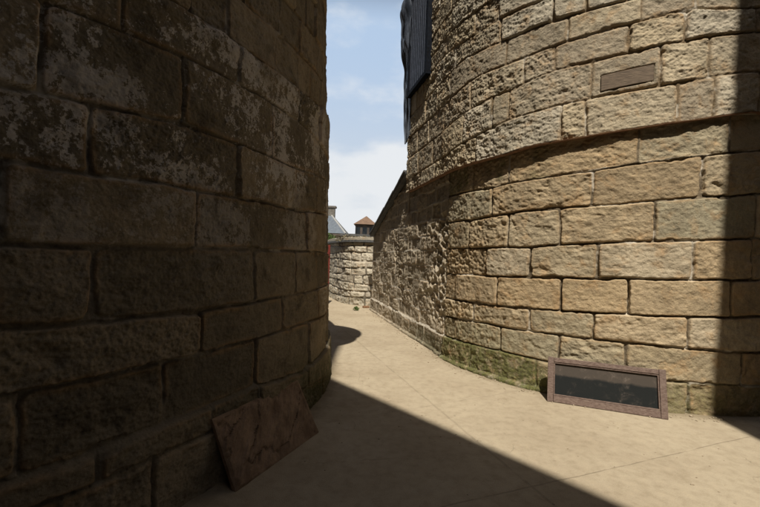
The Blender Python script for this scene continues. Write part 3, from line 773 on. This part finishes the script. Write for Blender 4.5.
# grey roofed house
Y = 30.0; h1 = empty('house', (-6.5, Y+3, 0), 'house with grey hipped slate roof, pale ridge caps and a chimney beyond the far wall', 'house')
er_ = at(345.5, 233.5, Y); rd = at(330.5, 214, Y+3.0)
ex1, ez = er_.x, er_.z; ex0 = ex1-9; rz = rd.z; rx1 = rd.x; rx0 = ex0+(ex1-rx1)
y0, y1, ym = Y, Y+6, Y+3
bm = bmesh.new(); add_box(bm, (ex0+0.35, y0+0.35, 0), (ex1-0.35, y1-0.35, ez-0.05)); bm_obj('wall', bm, M['pale_render'], h1)
vv = [(ex0, y0, ez), (ex1, y0, ez), (ex1, y1, ez), (ex0, y1, ez), (rx0, ym, rz), (rx1, ym, rz)]
ro = poly_obj('roof', vv, [(0, 1, 5, 4), (1, 2, 5), (2, 3, 4, 5), (3, 0, 4), (3, 2, 1, 0)], M['slate_roof'], h1)
def cap(bm, p, q, r_=0.07):
    p, q = Vector(p), Vector(q); d = (q-p).normalized(); a = d.cross(Vector((0, 0, 1))).normalized(); b = a.cross(d)
    rs = [[bm.verts.new(c + (a*math.cos(k*math.pi/3)+b*math.sin(k*math.pi/3))*r_) for k in range(6)] for c in (p, q)]
    for k in range(6): bm.faces.new((rs[0][k], rs[0][(k+1) % 6], rs[1][(k+1) % 6], rs[1][k]))
    bm.faces.new(rs[0]); bm.faces.new(rs[1][::-1])
bm = bmesh.new(); cap(bm, vv[1], vv[5]); cap(bm, vv[2], vv[5]); cap(bm, vv[5], vv[4]); cap(bm, vv[0], vv[4]); o = bm_obj('ridge_cap', bm, M['ridge'], ro); o.matrix_parent_inverse = Matrix.Identity(4)
bm = bmesh.new(); add_box(bm, (rx1-0.5, ym-0.3, rz-0.6), (rx1+0.36, ym+0.3, rz+0.50)); add_box(bm, (rx1-0.58, ym-0.38, rz+0.50), (rx1+0.46, ym+0.38, rz+0.64))
o = bm_obj('chimney', bm, M['brick'], ro); o.matrix_parent_inverse = Matrix.Identity(4)
bm = bmesh.new(); add_box(bm, (ex0+0.05, y0+0.02, ez-0.18), (ex1-0.05, y0+0.3, ez-0.02)); bm_obj('eaves_board', bm, M['dark_render'], h1)
# orange roofed house
Y = 26.0; ap = at(366.5, 216, Y+1.6); el = at(353.5, 223.8, Y); h2 = empty('house', (ap.x, Y+1.6, 0), 'small house with orange tiled pyramid roof and dark walls rising above the far wall', 'house')
hw = ap.x-el.x
vv = [(ap.x-hw, Y, el.z), (ap.x+hw, Y, el.z), (ap.x+hw, Y+3.2, el.z), (ap.x-hw, Y+3.2, el.z), (ap.x, Y+1.6, ap.z)]
poly_obj('roof', vv, [(0, 1, 4), (1, 2, 4), (2, 3, 4), (3, 0, 4), (3, 2, 1, 0)], M['tile_roof'], h2)
bm = bmesh.new(); add_box(bm, (ap.x-hw+0.12, Y+0.12, 0), (ap.x+hw-0.12, Y+3.08, el.z-0.02)); wl = bm_obj('wall', bm, M['dark_render'], h2)
for k_ in range(3):
    bm = bmesh.new(); x0 = ap.x-0.62+0.45*k_; add_box(bm, (x0, Y+0.08, el.z-0.62), (x0+0.3, Y+0.14, el.z-0.2)); o = bm_obj('window', bm, M['glass_dark'], wl); o.matrix_parent_inverse = Matrix.Identity(4)
bm = bmesh.new(); add_box(bm, (ap.x-hw-0.35, Y-0.5, el.z-0.75), (ap.x-hw+0.6, Y+0.05, el.z-0.68)); bm_obj('porch_roof', bm, M['slate'], h2)
# low roof of a third house in front of them
Y = 20.0; a_ = at(343, 233.5, Y); b_ = at(385, 232, Y); h3 = empty('shed', ((a_.x+b_.x)/2, Y+1.5, 0), 'low pale shed with a flat grey roof directly behind the far curved wall', 'shed')
bm = bmesh.new(); add_box(bm, (a_.x, Y, 0), (b_.x+1, Y+3, a_.z-0.12)); bm_obj('wall', bm, M['pale_render'], h3)
bm = bmesh.new(); add_box(bm, (a_.x-0.12, Y-0.12, a_.z-0.118), (b_.x+1.1, Y+3.1, a_.z)); bm_obj('roof', bm, M['slate'], h3)

# plants
def leafy(name, c, r, n, size, label, cat, stems=True, seed=1, leaf='leaf'):
    rg = random.Random(seed); bm = bmesh.new()
    for _ in range(n):
        th = rg.uniform(0, 6.283); ph = rg.uniform(-0.3, 1.4); rr = rg.uniform(0.45, 1)
        p = Vector((c[0]+r[0]*rr*math.cos(th)*math.cos(ph), c[1]+r[1]*rr*math.sin(th)*math.cos(ph), c[2]+r[2]*rr*math.sin(ph)))
        d = Vector((rg.gauss(0, 1), rg.gauss(0, 1), rg.gauss(0.4, 1))).normalized(); e = d.cross(Vector((rg.gauss(0, 1), rg.gauss(0, 1), rg.gauss(0, 1)))).normalized()
        s = size*rg.uniform(0.6, 1.3)
        q = [bm.verts.new(p + d*s*a + e*s*b + d.cross(e)*s*c_) for a, b, c_ in ((-1, 0, 0), (-.2, .42, .12), (1, 0, -.1), (-.2, -.42, .12))]
        bm.faces.new(q)
    o = empty(name, (c[0], c[1], 0), label, cat)
    bm_obj('foliage', bm, M[leaf], o)
    bm = bmesh.new()
    for k in range(5):
        an = k*1.3; q0 = Vector((c[0]+0.02*math.cos(an), c[1]+.02*math.sin(an), -0.01)); q1 = Vector((c[0]+r[0]*0.5*math.cos(an), c[1]+r[1]*0.5*math.sin(an), c[2]+r[2]*0.5))
        cap(bm, q0, q1, max(0.003, size*0.12))
    bm_obj('stem', bm, M['wood_grey'], o); return o
p = at(330.5, 240, 18.5); leafy('shrub', (p.x-0.1, 18.5, 1.95), (0.5, 0.45, 0.62), 700, 0.06, 'small green shrub showing over the left end of the far curved wall', 'shrub', seed=3)
gx_, gy_ = ground_at(356, 310.5); leafy('weed', (gx_, gy_, 0.03), (0.10, 0.10, 0.09), 70, 0.035, 'little green weed growing from the lane before the far wall', 'weed', seed=5)
gx_, gy_ = ground_at(366, 307.8)
bm = bmesh.new(); add_box(bm, (-0.10, -0.05, 0), (0.10, 0.05, 0.06), Matrix.Translation((gx_, gy_, 0)) @ Matrix.Rotation(0.4, 4, 'Z')); o = bm_obj('loose_stone', bm, M['rust'], bevel=0.012); tag(o, 'small reddish loose stone lying at the foot of the far wall', 'stone')
for i_, (px_, sc_) in enumerate(((347, .28), (357, .22), (366, .30))):
    p = at(px_, 236, 13.2+0.2*i_)
    leafy('dry_plant', (p.x, p.y, 2.02), (sc_*1.5, .25, sc_*0.75), 160, 0.045, ['straggly dry plant on top of the far wall, leftmost of three', 'small dry plant on top of the far wall, middle of three', 'bushy dry plant on top of the far wall beside the sloping coping'][i_], 'plant', seed=20+i_, leaf='dry_leaf')
    for o in [x for x in COL.objects if x.name.startswith('dry_plant')][-1:]: o['group'] = 'dry plants on the far wall'
# grit and fallen chips along the foot of the walls
rg = random.Random(9); bm = bmesh.new()
for _ in range(420):
    s = rg.uniform(-5.0, 3.6); o_ = 0.05 + abs(rg.gauss(0, 0.10)) ; p, n = rp(s, o_); r_ = rg.uniform(0.003, 0.010)*(1.6 if rg.random() < .08 else 1)
    m_ = Matrix.Translation((p[0], p[1], r_*0.5)) @ Matrix.Rotation(rg.uniform(0, 6), 4, 'Z') @ Matrix.Diagonal((r_*rg.uniform(1, 1.8), r_, r_*0.7, 1))
    bmesh.ops.create_icosphere(bm, subdivisions=1, radius=1, matrix=m_)
for _ in range(260):
    p = (rg.uniform(-0.5, 3.2), rg.uniform(2.0, 9)); 
    if math.hypot(p[0]-RC[0], p[1]-RC[1]) < RR+.03: continue
    r_ = rg.uniform(0.002, 0.006); m_ = Matrix.Translation((p[0], p[1], r_*0.5)) @ Matrix.Diagonal((r_*1.4, r_, r_*0.7, 1))
    bmesh.ops.create_icosphere(bm, subdivisions=1, radius=1, matrix=m_)
M['grit'] = simple('stone_grit', (0.25, 0.2, 0.13), (0.4, 0.33, 0.24), 30)
o = bm_obj('grit', bm, M['grit']); tag(o, 'fine stone grit scattered over the lane and along the wall foot', 'grit', kind='stuff')

# ================================================================== BUILDINGS BEHIND THE VIEWER (they cast the big shadows) + ADDED SKY AND RIM BLOCKERS
def building(name, poly, H, label, lean=None, eave=0.0):
    cx = sum(p[0] for p in poly)/len(poly); cy = sum(p[1] for p in poly)/len(poly)
    e = empty(name, (cx, cy, 0), label, 'building'); bm = bmesh.new(); add_prism(bm, poly, 0, H)
    if lean:
        for v in bm.verts:
            if v.co.z > 1 and abs(v.co.x-poly[0][0]) < 0.01: v.co.x += lean*(H); 
            elif abs(v.co.x-poly[0][0]) < 0.01: pass
    bm_obj('wall', bm, M['render_wall'], e)
    if lean: poly = [(p[0]+lean*H+0.03 if p[0] < cx else p[0], p[1]) for p in poly]; cx += 0.25
    bm = bmesh.new(); add_prism(bm, [(cx+(p[0]-cx)*0.96, cy+(p[1]-cy)*0.96) for p in poly], H+0.003, H+0.15); bm_obj('roof', bm, M['slate'], e)
    return e
TAN = math.tan(math.radians(60)); HA = 11.0; sh = HA/TAN
d0 = ground_at(332, 378); d1 = ground_at(630, 507); sl_ = (d1[1]-d0[1])/(d1[0]-d0[0])
ya = lambda x: d0[1]+(x-d0[0])*sl_ - sh
building('tall_building', [(-1.9, ya(-1.9)), (3.1, ya(3.1)), (3.1, -9.5), (-1.9, -9.5)], HA, 'flat roofed rendered building behind the viewer whose edge shades the left side of the lane')
building('rim_shade_block', [(-1.88, ya(-1.2)+0.02), (-0.60, ya(-0.60)+0.02), (-0.60, -4.5), (-1.88, -4.5)], 15.0, 'unseen narrow block added behind the viewer to shade the rim of the left tower')  # added volume that keeps direct sun off the left tower's rim
lean = 0.030; xg = 3.44
building('tall_building', [(xg-lean*8.9, -1.5), (xg-lean*8.9, -5.0), (9.5, -5.0), (9.5, -1.5)], 15.5, 'taller battered building behind the viewer whose corner shades the right edge of the tower', lean=lean)

building('sky_blocker', [(-9.5, -0.75), (-1.98, -0.75), (-1.98, -8), (-9.5, -8)], 12.0, 'unseen block added behind the viewer beside the shaded left tower to cut sky light')  # this and the next three are added out of view to dim sky fill
building('sky_blocker', [(-12.0, 10.2), (-3.6, 10.2), (-3.6, 14.0), (-12.0, 14.0)], 12.0, 'unseen block added behind the shaded left tower to cut sky light')
building('sky_blocker', [(-19.0, -1.0), (-10.9, -1.0), (-10.9, 10.0), (-19.0, 10.0)], 12.0, 'unseen block added on the far side of the shaded left tower to cut sky light')
building('sky_blocker', [(4.9, -1.40), (10.5, -1.40), (10.5, 3.7), (4.9, 3.7)], 13.5, 'unseen block added right of the viewer beside the sunlit tower to close a sky gap')
bm = bmesh.new(); add_prism(bm, [(RC[0]+2.55*math.cos(k*math.pi/32), RC[1]+2.55*math.sin(k*math.pi/32)) for k in range(64)], TOPR+0.003, 13.0)
bm_obj('sky_blocker_drum', bm, M['render_wall'], tower_r)  # added drum above the frame, keeps skylight out of the lane
bm = bmesh.new(); add_prism(bm, [(LC[0]+3.5*math.cos(k*math.pi/32), LC[1]+3.5*math.sin(k*math.pi/32)) for k in range(64)], 5.003, 13.0)
bm_obj('sky_blocker_drum', bm, M['render_wall'], tower_l)  # unseen set-back drum, added to block sky over the left tower
# ================================================================== LIGHT
SUN_EL = 60.0; AZX = 0.0
sd = bpy.data.lights.new('sun', 'SUN'); sd.energy = 5.0; sd.angle = math.radians(0.53); sd.color = (1.0, 0.93, 0.82)
so = bpy.data.objects.new('sun', sd); COL.objects.link(so)
sv = Vector((AZX, -math.cos(math.radians(SUN_EL)), math.sin(math.radians(SUN_EL)))).normalized()
so.rotation_euler = sv.to_track_quat('Z', 'Y').to_euler(); so.location = (0, -10, 20)
w = bpy.data.worlds.new('World'); scene.world = w; w.use_nodes = True; nt = w.node_tree; nt.nodes.clear()
out = nt.nodes.new('ShaderNodeOutputWorld'); bg = nt.nodes.new('ShaderNodeBackground'); sky = nt.nodes.new('ShaderNodeTexSky')
sky.sky_type = 'NISHITA'; sky.sun_disc = False; sky.sun_elevation = math.radians(SUN_EL); sky.sun_rotation = math.radians(180); sky.dust_density = 2.5; sky.air_density = 1.0
tc_ = nt.nodes.new('ShaderNodeTexCoord'); mp = nt.nodes.new('ShaderNodeMapping'); mp.inputs['Scale'].default_value = (1, 1, 2.2); mp.inputs['Location'].default_value = (0.35, 0.0, 0.12)
nt.links.new(tc_.outputs['Generated'], mp.inputs[0])
nz = nt.nodes.new('ShaderNodeTexNoise'); nz.inputs['Scale'].default_value = 3.4; nz.inputs['Detail'].default_value = 9; nz.inputs['Roughness'].default_value = 0.52; nt.links.new(mp.outputs[0], nz.inputs['Vector'])
sx = nt.nodes.new('ShaderNodeSeparateXYZ'); nt.links.new(tc_.outputs['Generated'], sx.inputs[0])
def W(op, a, b):
    x = nt.nodes.new('ShaderNodeMath'); x.operation = op
    for k_, v in ((0, a), (1, b)):
        if isinstance(v, (int, float)): x.inputs[k_].default_value = v
        else: nt.links.new(v, x.inputs[k_])
    return x.outputs[0]
def R(v, a, b, c, d):
    x = nt.nodes.new('ShaderNodeMapRange'); x.interpolation_type = 'SMOOTHSTEP'; nt.links.new(v, x.inputs[0])
    for k_, q in enumerate((a, b, c, d)): x.inputs[k_+1].default_value = q
    return x.outputs[0]
def MX(f, a, b):
    x = nt.nodes.new('ShaderNodeMix'); x.data_type = 'RGBA'; nt.links.new(f, x.inputs[0])
    for k_, v in ((6, a), (7, b)):
        if isinstance(v, tuple): x.inputs[k_].default_value = (*v, 1)
        else: nt.links.new(v, x.inputs[k_])
    return x.outputs[2]
el_ = sx.outputs[2]
haze = R(el_, 0.50, 0.62, 0.93, 0.0)
hz = MX(R(el_, 0.05, 0.50, 0.0, 1.0), (11.4, 12.4, 13.5), (8.3, 10.7, 14.1))
c0 = MX(haze, sky.outputs[0], hz)
cl = R(W('ADD', W('ADD', nz.outputs['Fac'], R(el_, 0.50, 0.65, 0.0, -0.3)), R(el_, 0.12, 0.50, 0.13, -0.06)), 0.43, 0.63, 0.0, 0.92)
c1 = MX(cl, c0, (13.9, 14.3, 14.7))
nt.links.new(c1, bg.inputs[0]); bg.inputs[1].default_value = 0.05; nt.links.new(bg.outputs[0], out.inputs[0])

scene.render.engine = 'CYCLES'; scene.cycles.max_bounces = 6; scene.cycles.diffuse_bounces = 4
scene.view_settings.view_transform = 'Standard'; scene.view_settings.look = 'None'; scene.view_settings.exposure = 0.25; scene.view_settings.gamma = 1.0
